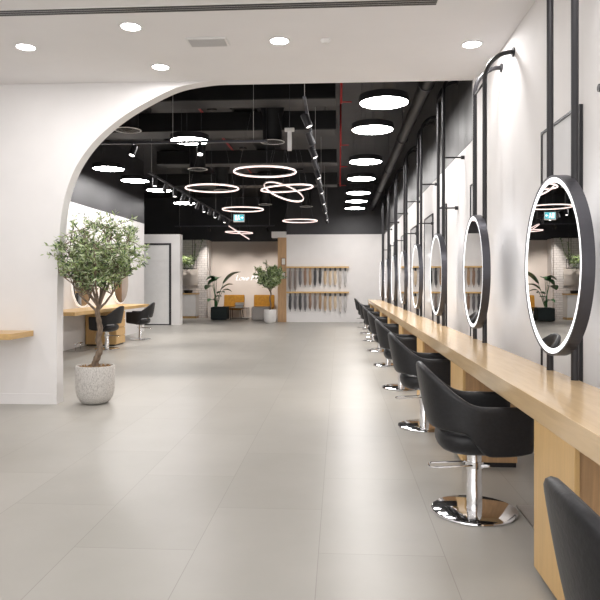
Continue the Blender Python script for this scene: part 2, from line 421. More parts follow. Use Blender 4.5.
# ------------------------------------------------------------------ round mirrors on pole stands
MX = 1.185                                      # front face of the mirrors
def mirror_disc(t, zc=1.415, R=.505, thick=.062):
    def ann(bm, r0, r1, x0, x1, n=96):
        prof = [(r0, x0), (r1, x0), (r1, x1), (r0, x1)]
        rings = [[bm.verts.new((p[1], p[0]*math.cos(k*2*PI/n), zc+p[0]*math.sin(k*2*PI/n))) for p in prof] for k in range(n)]
        for k in range(n):
            A, C = rings[k], rings[(k+1) % n]
            for j in range(4):
                f = bm.faces.new((A[j], A[(j+1) % 4], C[(j+1) % 4], C[j]))
    def disc(bm, r, x, n=96):
        bm.faces.new([bm.verts.new((x, r*math.cos(k*2*PI/n), zc+r*math.sin(k*2*PI/n))) for k in range(n)])
    part('frame', lambda bm: [ann(bm, R-.012, R, 0, thick), disc(bm, R-.012, thick-.004)], M['gun'], t)
    part('light_ring', lambda bm: ann(bm, R-.040, R-.012, .003, .03), M['led'], t)
    part('glass', lambda bm: disc(bm, R-.040, .006), M['mirror'], t)
    part('back_light', lambda bm: ann(bm, R-.09, R-.05, thick, thick+.004), M['ledback'], t)
def toe(t, deg):                                # the discs are screwed on a touch askew
    for c in t.children:
        if c.name.split('.')[0] in ('frame', 'light_ring', 'glass', 'back_light'): c.rotation_euler.z = -math.radians(deg)
def poles(t, top, brackets):
    for s in (-1, 1):
        def pl(bm):
            y = s*.20; x = .068; n = 10
            xs = [(x, y, .80), (x, y, top-.24)]
            bend = [(x+.225*(1-math.cos(a*PI/2/n)), y, top-.24+.24*math.sin(a*PI/2/n)) for a in range(1, n+1)]
            tube(bm, xs+bend+[(XR-MX, y, top)], .020, 12)
        p = part('pole', pl, M['black'], t)
        def fl(bm): tube(bm, [(XR-MX-.014, s*.20, top), (XR-MX, s*.20, top)], .04, 20)
        part('wall_flange', fl, M['black'], p)
        for z in brackets:
            if (s > 0) == (z > 2.6): continue
            part('bracket', lambda bm: [tube(bm, [(.068, s*.20, z), (XR-MX, s*.20, z)], .01), tube(bm, [(XR-MX-.04, s*.20, z), (XR-MX, s*.20, z)], .024, 12)], M['black'], t)
    part('crossbar', lambda bm: box(bm, .052, .066, -.215, .215, 1.38, 1.44), M['black'], t)
    part('crossbar', lambda bm: tube(bm, [(.068, -.2, top-.25), (.068, .2, top-.25)], .010, 8), M['black'], t)
GM = 'round lit mirrors over the right worktop'
m1 = thing('round_mirror', 'large round mirror with glowing white ring over the right worktop, nearest the camera', 'mirror', (MX, MR[0], 0), 0, GM)
mirror_disc(m1); poles(m1, 3.30, []); toe(m1, .6)
m2 = dup(m1, (MX, MR[1], 0), 0.0, 'second round lit mirror from the camera, its poles bending to the white wall'); toe(m2, 1.6)
m3 = thing('round_mirror', 'third round lit mirror from the camera, first one past the white ceiling edge', 'mirror', (MX, MR[2], 0), 0, GM)
mirror_disc(m3); poles(m3, 3.85, [2.26, 2.82])
for k in range(3, 8):
    dup(m3, (MX, MR[k], 0), 0.0, f'{ORD(k)} round lit mirror from the camera over the right worktop' if k < 7 else 'last round lit mirror, at the far end of the right worktop')
# black framed glossy panels fixed to the wall behind the mirrors
def wall_panel(y0, y1, label, first=None):
    t = thing('wall_panel', label, 'panel', (XR, y0, 0), 0, 'framed glossy panels on the right wall')
    w = y1-y0; z0, z1 = .50, 2.42
    part('glass', lambda bm: box(bm, -.012, 0, .015, w-.015, z0+.015, z1-.015), M['gloss'], t)
    part('frame', lambda bm: [box(bm, -.022, 0, 0, .018, z0, z1), box(bm, -.022, 0, w-.018, w, z0, z1), box(bm, -.022, 0, .018, w-.018, z1-.018, z1), box(bm, -.022, 0, .018, w-.018, z0, z0+.018)], M['black'], t)
    return t
wall_panel(4.04, 4.80, 'glossy white panel in a thin black frame on the wall behind the nearest round mirror')
for k in range(1, 8):
    y0, y1 = {1: (6.93, 7.35), 2: (9.0, 9.7)}.get(k, (MR[k]+.2, MR[k]+1.2))
    wall_panel(y0, y1, f'glossy white panel in a thin black frame on the wall behind the {ORD(k)} round mirror')
tag(part('wall_hook', lambda bm: tube(bm, [(XR-.05, 3.68, 2.41), (XR, 3.68, 2.41)], .022, 14), M['black'], None), 'small black knob on the white right wall at the picture edge', 'wall knob')

# ------------------------------------------------------------------ near ceiling fittings
def downlight(x, y, label):
    t = thing('downlight', label, 'ceiling light', (x, y, ZN), 0, 'recessed downlights in the white ceiling')
    part('trim', lambda bm: lathe(bm, [(.078, -.001), (.098, -.001), (.100, -.006), (.095, -.010), (.080, -.006), (.078, -.001)], 40), M['plastic'], t)
    part('lens', lambda bm: lathe(bm, [(0, -.004), (.079, -.004)], 40), M['down'], t)
    l = bpy.data.lights.new('lamp', 'AREA'); l.shape = 'DISK'; l.size = .15; l.energy = DOWN_W; l.color = (1, .975, .965)
    lo_ = bpy.data.objects.new('lamp', l); col.objects.link(lo_); lo_.parent = t; lo_.location = (0, 0, -.014)
    return t
for (x, y, l) in ((-1.75, 5.29, 'bright round downlight in the white ceiling nearest the slot diffuser'),
                  (-2.86, 5.69, 'bright round downlight in the white ceiling, leftmost of all'),
                  (-1.78, 6.30, 'small bright downlight in the white ceiling just above the arch edge'),
                  (-.53, 5.68, 'bright round downlight in the white ceiling between the vent and the detector'),
                  (1.20, 5.87, 'bright round downlight in the white ceiling close to the right wall')):
    downlight(x, y, l)
hid = 0
for x, y in ((-2.9, 2.6), (-.53, 2.6), (1.0, 2.9), (-1.75, .4), (.6, .2), (-4.5, 4.4), (-4.5, 1.0)):  # unseen downlights added to brighten the near zone
    t = downlight(x, y, 'added round fill downlight in the white ceiling, unseen over the camera side')
t = thing('slot_diffuser', 'long black linear slot diffuser crossing the white ceiling', 'air diffuser', (0, 4.90, ZN))
part('frame', lambda bm: [box(bm, -4.2, .76, 0, .125, -.004, 0)], M['plastic'], t)
for j in range(3): part('slot', lambda bm: box(bm, -4.2, .75, .012+j*.036, .040+j*.036, -.0055, -.004), M['black'], t)
t = thing('ceiling_vent', 'small rectangular grey air vent in the white ceiling', 'vent', (-1.16, 5.66, ZN))
part('frame', lambda bm: box(bm, -.19, .17, -.10, .10, -.012, 0, .003), M['plastic'], t)
part('grille', lambda bm: [box(bm, -.17, .15, -.08+j*.021, -.066+j*.021, -.018, -.011) for j in range(8)], M['grille'], t)
tag(part('ceiling_detector', lambda bm: lathe(bm, [(0, 0), (.045, 0), (.045, -.012), (.03, -.03), (0, -.034)], 24, (-.12, 5.69, ZN)), M['plastic'], None), 'tiny white smoke detector on the white ceiling beside the centre downlight', 'detector')
# wooden shelf on the arch wall
tag(part('wall_shelf', lambda bm: box(bm, -5.6, -3.31, 6.27, YA, .74, .80, .003), M['oak'], None), 'short wooden wall shelf on the white arch wall at the left picture edge', 'shelf')

# ------------------------------------------------------------------ olive tree
def leafy(bm, rnd, p, d, L, w, mi):
    d = d.normalized(); s = d.cross(Vector((rnd.uniform(-1, 1), rnd.uniform(-1, 1), rnd.uniform(-.3, 1)))).normalized()
    nrm = d.cross(s)
    a = bm.verts.new(p); b1 = bm.verts.new(p+d*L*.5+s*w+nrm*w*.3); b2 = bm.verts.new(p+d*L*.5-s*w+nrm*w*.3); m_ = bm.verts.new(p+d*L*.5); e = bm.verts.new(p+d*L)
    for f in (bm.faces.new((a, b1, m_)), bm.faces.new((a, m_, b2)), bm.faces.new((b1, e, m_)), bm.faces.new((m_, e, b2))): f.material_index = mi
def olive(name, label, cat, loc, pot_prof, pot_mat, trunk, forks, crown, seed, nleaf, L, w, r0, ntw):
    """trunk: points; crown: centre, radii; all relative to loc"""
    rnd = random.Random(seed)
    t = thing(name, label, cat, loc)
    part('pot', lambda bm: lathe(bm, pot_prof, 48), pot_mat, t)
    zt = max(z for r, z in pot_prof); rt = [r for r, z in pot_prof if z > zt-.02][0]
    def soil(bm):
        lathe(bm, [(0, zt-.03+.012), (rt*.5, zt-.03+.008), (rt-.006, zt-.03)], 32)
        for k in range(90):
            a = rnd.uniform(0, 2*PI); q = rt*.85*math.sqrt(rnd.random()); c = Vector((q*math.cos(a), q*math.sin(a), zt-.017))
            e = rt*.07; R_ = Euler((rnd.uniform(0, 3), rnd.uniform(0, 3), 0)).to_matrix()
            vs = [bm.verts.new(c+R_ @ Vector(v)*e) for v in ((-1, -.5, 0), (1, -.4, 0), (.8, .5, .1), (-.9, .5, .1), (0, 0, .5))]
            for q_ in ((0, 1, 4), (1, 2, 4), (2, 3, 4), (3, 0, 4)): bm.faces.new([vs[i] for i in q_])
    part('bark_chips', soil, M['soil'], t)['kind'] = 'stuff'
    cc, cr_ = Vector(crown[0]), Vector(crown[1])
    twigs = []
    def wood_(bm):
        tp = [Vector(p) for p in trunk]; n = len(tp)
        pts = [Vector((*(a),)) for a in tp]
        sm = []
        for i in range(n-1):
            p0, p1, p2, p3 = tp[max(i-1, 0)], tp[i], tp[i+1], tp[min(i+2, n-1)]
            for j in range(5):
                q = j/5; sm.append(.5*((2*p1)+(p2-p0)*q+(2*p0-5*p1+4*p2-p3)*q*q+(-p0+3*p1-3*p2+p3)*q**3))
        sm.append(tp[-1]); k = len(sm)
        tube(bm, sm, [r0*(1.12-.42*i/k)*(1+.10*math.sin(i*1.7)) for i in range(k)], 10)
        for (z0i, tgt, rr_) in forks:
            p = sm[min(k-1, int(z0i*(k-1)))]; g = Vector(tgt)
            mid = p.lerp(g, .45)+Vector((0, 0, -.02))+Vector((rnd.uniform(-.03, .03), rnd.uniform(-.03, .03), 0))
            P = [p, p.lerp(mid, .5)+Vector((rnd.uniform(-.015, .015), 0, -.01)), mid, mid.lerp(g, .5)+Vector((rnd.uniform(-.03, .03), rnd.uniform(-.03, .03), .02)), g]
            tube(bm, P, [rr_, rr_*.85, rr_*.65, rr_*.45, rr_*.25], 7)
            nodes = [(P[2], .5), (P[3], .8), (P[4], 1)]+[(P[2].lerp(P[3], .5), .6), (P[3].lerp(P[4], .5), .9)]
            for (q, wgt) in nodes:
                for _ in range(ntw):
                    for tries in range(20):
                        v = Vector((rnd.gauss(0, 1), rnd.gauss(0, 1), rnd.gauss(0, 1))).normalized()*rnd.uniform(.5, 1)
                        e = cc+Vector((v.x*cr_.x, v.y*cr_.y, v.z*cr_.z))
                        if (e-q).length < .72*max(cr_): break
                    if cr_.x > .55 and e.x < -.27: e.y = -abs(e.y)-.16
                    q2 = q.lerp(e, .5)+Vector((0, 0, rnd.uniform(-.02, .03)))
                    tube(bm, [q, q2, e], [r0*.13, r0*.09, r0*.045], 4)
                    twigs.append((q, q2, e))
    part('trunk', wood_, M['barkm'], t)
    def leaves(bm):
        for k in range(nleaf):
            q, q2, e = rnd.choice(twigs); u = rnd.uniform(.12, 1.06)
            p = q.lerp(q2, u*2) if u < .5 else q2.lerp(e, (u-.5)*2)
            if cr_.x > .55 and p.x < -.24 and p.y > -.14: continue
            d = (e-q).normalized()*.6+Vector((rnd.uniform(-1, 1), rnd.uniform(-1, 1), rnd.uniform(-.5, .9)))
            s = rnd.uniform(.7, 1.15)
            leafy(bm, rnd, p, d, L*s, w*s, rnd.choices((0, 1, 2), (5, 4, 3))[0])
    part('foliage', leaves, [M['leafa'], M['leafb'], M['leafc']], t)['kind'] = 'stuff'
    return t
olive('potted_olive_tree', 'olive tree with twisted trunk in a speckled stone pot beside the arch jamb', 'tree', (-2.665, 6.86, 0),
      [(0, 0), (.10, 0), (.15, .02), (.185, .07), (.203, .14), (.208, .25), (.208, .40), (.203, .415), (.190, .415), (.188, .30), (0, .30)], M['stone'],
      [(.0, 0, .36), (.0, 0, .44), (.035, -.01, .52), (.055, 0, .60), (.03, .01, .70), (.055, 0, .80), (.04, 0, .90), (.025, 0, 1.0), (.05, 0, 1.08)],
      [(.97, (-.30, -.12, 1.72), .018), (.97, (-.10, -.08, 1.90), .016), (1, (.14, .12, 1.92), .020), (1, (.38, -.05, 1.78), .017), (.9, (.36, .1, 1.45), .015),
       (.88, (-.32, -.2, 1.42), .014), (.95, (.06, .22, 1.72), .013), (.93, (.08, -.25, 1.70), .013), (.92, (-.15, .2, 1.7), .012)],
      ((.11, 0, 1.75), (.57, .46, .47)), 23, 7000, .062, .0085, .034, 6)

# ------------------------------------------------------------------ left wall: counter, drawers, mirrors
tag(part('worktop', lambda bm: box(bm, XL, -4.60, 10.9, 15.3, .735, .80, .003), M['oak'], None), 'wooden wall counter on the left wall behind the olive tree', 'counter')
t = thing('drawer_cabinet', 'wooden four drawer cabinet under the left counter between the two chairs', 'cabinet', (-4.62, 13.05, 0))
part('body', lambda bm: box(bm, -.66, -.02, 0, .55, .03, .735), M['oakv'], t)
part('plinth', lambda bm: box(bm, -.64, -.04, .01, .54, 0, .03), M['black'], t)
for k in range(4): part('drawer', lambda bm: box(bm, -.02, 0, .003, .547, .035+k*.172, .035+k*.172+.156, .002), M['oakv'], t)
GL = 'round mirrors on the left wall'
def lmirror(y, label, k):
    t = thing('round_mirror', label, 'mirror', (XL, y, 0), 0, GL)
    def disc(bm, x, r, x0): lathe_x(bm, x, r, x0)
    def lathe_x(bm, x1, r, x0, n=72):
        A = [bm.verts.new((x0, r*math.cos(k*2*PI/n), 1.33+r*math.sin(k*2*PI/n))) for k in range(n)]
        C = [bm.verts.new((x1, r*math.cos(k*2*PI/n), 1.33+r*math.sin(k*2*PI/n))) for k in range(n)]
        for i in range(n): bm.faces.new((A[i], A[(i+1) % n], C[(i+1) % n], C[i]))
        bm.faces.new(C); bm.faces.new(A[::-1])
    part('light_back', lambda bm: lathe_x(bm, .03, .525, .004), M['ledsoft'], t)
    part('frame', lambda bm: lathe_x(bm, .045, .495, .03), M['black'], t)
    part('glass', lambda bm: lathe_x(bm, .049, .487, .045), M['mirror'], t)
lmirror(12.9, 'round mirror on the left wall seen just left of the olive trunk', 0)
lmirror(15.2, 'round mirror on the left wall right of the olive tree, reflecting brown wood', 1)
t = thing('footrest_bar', 'thin chrome footrest bar standing on the floor under the left counter', 'footrest', (-5.06, 12.15, 0))
part('plate', lambda bm: box(bm, -.16, .16, -.2, .2, 0, .008, .002), M['steel'], t)
part('bar', lambda bm: tube(bm, [(0, -.2, .14), (0, .2, .14)], .011), M['chrome'], t)
for s in (-.12, .12): part('post', lambda bm: tube(bm, [(0, s, .008), (0, s, .14)], .009), M['chrome'], t)

# ------------------------------------------------------------------ black ceiling: ducts and pipes
def dct(label, x0, x1, y0, y1, z0, z1):
    return tag(part('air_duct', lambda bm: [box(bm, x0, x1, y0, y1, z0, z1, .015)], M['duct'], None), label, 'duct', 'black ducts under the black ceiling')
dct('black rectangular duct crossing the dark ceiling, first behind the white ceiling edge', -2.9, -.05, 9.4, 9.85, 4.02, 4.3)
dct('black rectangular duct crossing the dark ceiling, second from the camera', -5.1, -.05, 11.0, 11.55, 3.95, 4.28)
dct('black rectangular duct crossing the dark ceiling, third from the camera', -4.1, -.05, 14.2, 14.6, 3.98, 4.28)
dct('black rectangular duct crossing the dark ceiling, the farthest one', -5.1, -.05, 17.2, 17.7, 3.95, 4.28)
dct('long black duct running away from the camera on the left side of the dark ceiling', -4.15, -3.65, 7.2, 21, 4.31, 4.58)
dct('long black duct running away from the camera along the middle of the dark ceiling', -1.85, -1.42, 7.2, 21, 4.31, 4.58)
def pipe(name, label, pts, r, m, cat='pipe', group=None):
    return tag(part(name, lambda bm: tube(bm, pts, r, 12), m, None), label, cat, group)
pipe('round_duct', 'round black pipe running along the top of the right wall', [(1.08, 7.0, 3.78), (1.08, 21.2, 3.78)], .085, M['duct'], 'pipe')
for k in range(5):
    y = 8.0+3*k
    tag(part('pipe_hanger', lambda bm: [tube(bm, [(1.08+.093*math.cos(a*PI/8), y, 3.78+.093*math.sin(a*PI/8)) for a in range(16)], .008, 6, closed=True), tube(bm, [(1.08, y, 3.873), (1.08, y, ZC)], .006, 6)], M['gun'], None),
        f'thin hanger strap holding the round pipe by the right wall, {ORD(k)} from the camera', 'hanger', 'pipe hangers')
for k, y in enumerate((8.6, 11.3, 13.4, 16.0)):
    t = thing('sprinkler_drop', f'red vertical sprinkler pipe hanging from the dark ceiling near its centre, {ORD(k)} from the camera', 'pipe', (.03, y, 0), 0, 'red sprinkler pipes')
    part('pipe', lambda bm: tube(bm, [(0, 0, 3.72), (0, 0, ZC)], .016, 8), M['red'], t)
    part('branch', lambda bm: tube(bm, [(0, 0, 3.74), (.14, 0, 3.74)], .009, 8), M['red'], t)
pipe('sprinkler_pipe', 'thin red pipe running away under the left half of the dark ceiling', [(-2.6, 9.0, 4.56), (-2.6, 20, 4.56)], .022, M['red'])
for k, (x, y) in enumerate(((-.25, 8.6), (-4.3, 10.9), (-2.0, 13.3), (-.6, 16.5))):
    pipe('conduit', f'thin dark conduit running along the black ceiling, {ORD(k)} from the camera', [(x, y-1.5, 4.57), (x, y+4, 4.57)], .03, M['duct'])
# round air diffusers with a drum above
def diffuser(x, y, z, D, label, first=None):
    if first: return dup(first, (x, y, z), 0.0, label)
    t = thing('ceiling_diffuser', label, 'air diffuser', (x, y, z), 0, 'round black air diffusers')
    r = D/2
    part('collar', lambda bm: lathe(bm, [(r*.8, .005), (r*.8, .42), (r*1.25, .72), (r*1.25, ZC-z)], 32), M['duct'], t)
    part('face', lambda bm: [lathe(bm, [(r*k*.22, 0), (r*(k*.22+.12), -.004), (r*(k*.22+.12), .012), (r*k*.22, .016)], 40) for k in (1, 2, 3, 4)]+[lathe(bm, [(0, .012), (r*.95, .012)], 40)], M['duct'], t)
    part('rim', lambda bm: lathe(bm, [(r*.97, .01), (r*1.02, -.006), (r*.93, -.010), (r*.92, .006)], 40), M['plastic'], t)
    return t
df = None
for k, (px, y, lab) in enumerate(((-3.22, 9.6, 'round black air diffuser beside the arch curve, upper left'), (-1.10, 10.55, 'round black air diffuser with a drum above the largest ring light'),
                                  (-2.9, 13.0, 'round black air diffuser behind the crossing spotlight track'), (-2.95, 16.0, 'round black air diffuser above the left ring light'),
                                  (-2.2, 19.0, 'round black air diffuser over the third ring light'), (-1.0, 19.6, 'round black air diffuser above the small far ring light'))):
    d_ = diffuser(px, y, 3.65, .4, lab, df); df = df or d_

# ------------------------------------------------------------------ round disc pendants
def disc_lamp(x, y, D, label, first=None):
    if first:
        return dup(first, (x, y, 3.6), 0.0, label)
    t = thing('disc_pendant_lamp', label, 'pendant light', (x, y, 3.6), 0, 'round disc lamps under the dark ceiling')
    r = D/2
    part('housing', lambda bm: lathe(bm, [(r-.012, .004), (r-.012, -.002), (r, -.002), (r, .085), (r-.01, .092), (0, .092)], 56), M['black'], t)
    part('diffuser', lambda bm: lathe(bm, [(0, .002), (r-.014, .002)], 56), M['disk'], t)
    for a in (0, 1, 2):
        q = a*2*PI/3+.5
        part('cable', lambda bm: tube(bm, [(r*.6*math.cos(q), r*.6*math.sin(q), .09), (r*.6*math.cos(q), r*.6*math.sin(q), ZC-3.6)], .003, 5), M['gun'], t)
    return t
dl = None
for k, (x, y) in enumerate(((.57, 8.18), (.50, 9.62), (.50, 12.16), (.49, 14.15), (.49, 16.4), (.49, 18.08), (.49, 19.75))):
    lab = ['largest bright disc lamp in the right ceiling row, nearest the camera', 'second bright disc lamp in the right ceiling row'][k] if k < 2 else f'{ORD(k)} disc lamp from the camera in the right ceiling row'
    o = disc_lamp(x, y, .63, lab, dl); dl = dl or o
for (x, y, lab) in ((-2.4, 10.19, 'bright disc lamp above the crossing spotlight track, left of the ring lights'),
                    (-4.62, 12.6, 'bright disc lamp on the left, closest to the arch edge'), (-4.57, 14.12, 'second disc lamp in the left ceiling row, beyond the one by the arch'),
                    (-4.45, 15.62, 'third disc lamp in the left ceiling row, over the spotlight line'), (-4.45, 18.2, 'farthest disc lamp in the left ceiling row')):
    disc_lamp(x, y, .63, lab, dl)

# ------------------------------------------------------------------ ring lights
def ring_lamp(name, x, y, z, rings, label):
    t = thing(name, label, 'ring light', (x, y, z), 0, 'thin glowing ring lights')
    for (R_, ex, ey, off) in rings:
        rot = Euler((ex, ey, 0)).to_matrix(); n = 72
        def circ(r, dz): return [rot @ Vector((r*math.cos(k*2*PI/n), r*math.sin(k*2*PI/n), dz))+Vector(off) for k in range(n)]
        rg = part('light_ring', lambda bm: tube(bm, circ(R_, 0), .0105, 8, closed=True), M['ring'], t)
        part('profile', lambda bm: tube(bm, circ(R_-.003, .016), .009, 6, closed=True), M['plastic'], rg)
        for k in (8, 32, 56):
            p = rot @ Vector((R_*math.cos(k*2*PI/72), R_*math.sin(k*2*PI/72), .02))+Vector(off)
            part('cable', lambda bm: tube(bm, [p, Vector((p.x*.25, p.y*.25, ZC-z))], .0028, 5), M['gun'], t)
    part('canopy', lambda bm: lathe(bm, [(0, ZC-z), (.1, ZC-z), (.1, ZC-z-.03), (0, ZC-z-.03)], 24), M['black'], t)
    return t
ring_lamp('ring_pendant_lamp', -1.19, 10.26, 3.10, [(.50, 0, 0, (0, 0, 0))], 'largest glowing ring lamp hanging near the middle')
ring_lamp('ring_pendant_lamp', -2.40, 12.0, 3.10, [(.50, 0, 0, (0, 0, 0))], 'second glowing ring lamp, left of the largest ring')
ring_lamp('ring_pendant_lamp', -2.34, 15.5, 3.10, [(.50, 0, 0, (0, 0, 0))], 'third glowing ring lamp, hanging beside the exit sign')
ring_lamp('ring_pendant_lamp', -1.13, 18.5, 3.10, [(.50, 0, 0, (0, 0, 0))], 'farthest level glowing ring lamp, over the wooden pillar side')
ring_lamp('double_ring_lamp', -1.0, 12.3, 3.10, [(.50, .02, -.07, (0, 0, .03)), (.40, .42, .42, (-.06, 0, -.03))], 'pair of tilted interlocking glowing rings below the largest ring')
ring_lamp('double_ring_lamp', -3.30, 21.0, 2.97, [(.45, 0, .04, (0, 0, 0)), (.40, 0, .58, (0, 0, 0))], 'small far pair of crossed glowing rings below the exit sign')

# ------------------------------------------------------------------ tracks and spotlights
def track(label, p0, p1, wires):
    t = thing('lighting_track', label, 'lighting track', p0, 0, 'black lighting tracks')
    d = Vector(p1)-Vector(p0)
    if abs(d.x) > abs(d.y): part('rail', lambda bm: box(bm, 0, d.x, -.017, .017, 0, .034, .002), M['gun'], t)
    else: part('rail', lambda bm: box(bm, -.017, .017, 0, d.y, 0, .034, .002), M['gun'], t)
    for q in wires:
        c = d*q
        part('wire', lambda bm: tube(bm, [(c.x, c.y, .034), (c.x, c.y, ZC-p0[2])], .0035, 5), M['grille'], t)
track('long black lighting track running away from the camera in the middle', (-.38, 7.0, 3.33), (-.38, 20.2, 3.33), (.004, .25, .5, .75, .99))
track('black lighting track running away from the camera on the left side', (-3.5, 11.6, 3.33), (-3.5, 20.8, 3.33), (.02, .35, .7, .99))
track('black lighting track crossing the dark ceiling from the arch curve', (-3.95, 9.12, 3.33), (-1.02, 9.12, 3.33), (.17, .53, .93))
def spotlight(loc, aim, label, first=None, power=True):
    t = thing('track_spotlight', label, 'spotlight', loc, 0, 'black track spotlights')
    a = Vector(aim).normalized(); q = a.to_track_quat('Z', 'Y').to_matrix().to_4x4()
    c = Vector((0, 0, -.10))
    def body(bm):
        lathe(bm, [(0, -.085), (.043, -.085), (.046, -.07), (.046, .08), (.040, .085), (.038, .07)], 24)
        bmesh.ops.transform(bm, matrix=Matrix.Translation(c) @ q, verts=bm.verts)
    part('body', body, M['black'], t)
    def lens(bm):
        lathe(bm, [(0, .072), (.039, .072)], 24); bmesh.ops.transform(bm, matrix=Matrix.Translation(c) @ q, verts=bm.verts)
    part('lens', lens, M['spot'], t)
    part('adapter', lambda bm: [box(bm, -.015, .015, -.05, .05, -.022, 0, .002), tube(bm, [(0, 0, -.02), (0, 0, -.06)], .009, 8)], M['gun'], t)
    if power: spot_light(t, c+a*.1, a, SPOT_W, 1.15, .9, (1, .93, .87))
    return t
for k in range(14):
    y = 7.55+.94*k
    spotlight((-.38, y, 3.33), (.42, -.12, -1) if k % 2 == 0 else (.35, .3, -1), f'black spotlight on the middle track, {ORD(k)} from the camera', power=(k % 2 == 0))
for k in range(12):
    y = 12.0+.74*k
    spotlight((-3.5, y, 3.33), (-.40, .0, -1) if k % 2 else (.05, -.20, -1), f'black spotlight on the left track, {ORD(k)} from the camera', power=(k % 3 == 0))
spotlight((-2.98, 9.12, 3.33), (-.15, -.45, -1), 'black spotlight on the crossing track, nearer the arch curve')
spotlight((-2.0, 9.12, 3.33), (.1, -.5, -1), 'black spotlight on the crossing track, under the disc lamp')
track('short added black lighting track over the lounge', (-5.9, 22.7, 3.33), (-2.3, 22.7, 3.33), (.05, .95))  # added track, its spots put in to brighten the lounge
for k in range(4):
    spotlight((-5.7+1.05*k, 22.7, 3.33), (0, .8 if k else .25, -1), f'added black fill spotlight over the lounge, {ORD(k)} from the left')
# white hanging sensor, exit sign
t = thing('hanging_sensor', 'white T shaped device hanging from the dark ceiling right of the crossing track', 'sensor', (-.72, 9.3, 0))
part('head', lambda bm: box(bm, -.07, .07, -.03, .03, 3.52, 3.57, .005), M['plastic'], t)
part('body', lambda bm: box(bm, -.03, .03, -.02, .02, 3.24, 3.52, .004), M['plastic'], t)
part('cable', lambda bm: tube(bm, [(0, 0, 3.57), (0, 0, ZC)], .004, 6), M['gun'], t)
t = thing('exit_sign', 'small teal exit sign with white pictograms hanging from the dark ceiling', 'exit sign', (-2.55, 16.2, 2.86))
M['exit'] = emit('exit_panel', (.06, .36, .42), 1.0); M['exitw'] = emit('exit_picto', (.85, .95, .95), 1.0)
part('housing', lambda bm: box(bm, -.14, .14, 0, .03, 0, .2, .004), M['plastic'], t)
part('panel', lambda bm: box(bm, -.128, .128, -.004, 0, .035, .19), M['exit'], t)
part('doorway_mark', lambda bm: box(bm, -.10, -.05, -.007, -.004, .05, .175), M['exitw'], t)
def figure(bm):
    box(bm, -.02, .015, -.007, -.004, .14, .17); box(bm, -.025, .01, -.007, -.004, .09, .14); box(bm, -.04, -.015, -.007, -.004, .05, .09); box(bm, .005, .03, -.007, -.004, .06, .095)
part('running_figure', figure, M['exitw'], t)
def picto(bm):
    box(bm, .05, .0851, -.007, -.004, .10, .125)
    v = [bm.verts.new(p) for p in ((.085, -.0065, .075), (.118, -.006, .112), (.085, -.006, .15))]; bm.faces.new(v)
part('arrow', picto, M['exitw'], t)
for s in (-.1, .1): part('cable', lambda bm: tube(bm, [(s, .015, .2), (s, .015, ZC-2.86)], .003, 5), M['gun'], t)

# ------------------------------------------------------------------ hair swatches on the far wall
for z, nm in ((1.80, 'upper'), (.965, 'lower')):
    tag(part('swatch_shelf', lambda bm: box(bm, -1.748, .33, YF-.13, YF, z, z+.055, .003), M['oak'], None), f'thin wooden shelf on the far white wall, the {nm} of two', 'shelf', 'wooden shelves on the far wall')
pal = {'ash brown': (.21, .165, .145), 'charcoal black': (.045, .042, .045), 'chestnut brown': (.22, .13, .085), 'golden brown': (.33, .21, .12), 'dark blond': (.42, .30, .19),
       'honey blond': (.52, .38, .24), 'light blond': (.58, .46, .33), 'pale ash blond': (.52, .47, .43), 'silver blond': (.50, .48, .47), 'dark grey': (.12, .11, .115)}
HM = {k: mat('hair_'+k.replace(' ', '_'), v, .45, noise=.3, scale=40, stretch=(4, 4, .2)) for k, v in pal.items()}
up = ['ash brown', 'ash brown', 'dark grey', 'chestnut brown', 'golden brown', 'charcoal black', 'charcoal black', 'honey blond', 'light blond', 'light blond', 'pale ash blond', 'silver blond']
lo = ['charcoal black', 'dark grey', 'charcoal black', 'dark grey', 'chestnut brown', 'ash brown', 'golden brown', 'dark blond', 'honey blond', 'light blond', 'pale ash blond', 'silver blond']
rnd = random.Random(5)
for row, (cols, z0, nm) in enumerate(((up, 1.80, 'upper'), (lo, .965, 'lower'))):
    for k, cn in enumerate(cols):
        x = -1.62+k*.166; ln = (.62 if row == 0 and k < 2 else .46)+rnd.uniform(-.03, .03)+(.05 if k > 9 else 0)
        t = thing('hair_swatch', f'{cn} hair swatch, {ORD(k)} from the left under the {nm} shelf', 'hair swatch', (x, YF-.07, z0), 0, f'hair swatches under the {nm} shelf')
        part('clip', lambda bm: box(bm, -.032, .032, -.012, .012, -.10, 0, .003), M['black'] if k > 6 else HM[cn], t)
        def lock(bm):
            n = 8; R_ = []
            for j in range(n+1):
                u = j/n; wv = (.047 if u < .8 else .047*(1-(u-.8)*2.2)); zz = -.09-u*ln
                xo = .004*math.sin(u*7+k); R_.append([bm.verts.new((xo+sx_*wv, sy_*.010, zz)) for sx_, sy_ in ((-1, -.3), (-.5, -1), (.5, -1), (1, -.3), (1, .5), (-1, .5))])
            for A, C in zip(R_, R_[1:]):
                for i in range(6):
                    f = bm.faces.new((A[i], A[(i+1) % 6], C[(i+1) % 6], C[i])); f.smooth = True
            bm.faces.new(R_[0]); bm.faces.new(R_[-1][::-1])
        part('lock', lock, HM[cn], t)
        part('tag', lambda bm: box(bm, -.012, .012, -.003, .003, -.13-ln-.02, -.085-ln, .001), HM['dark grey'], t)

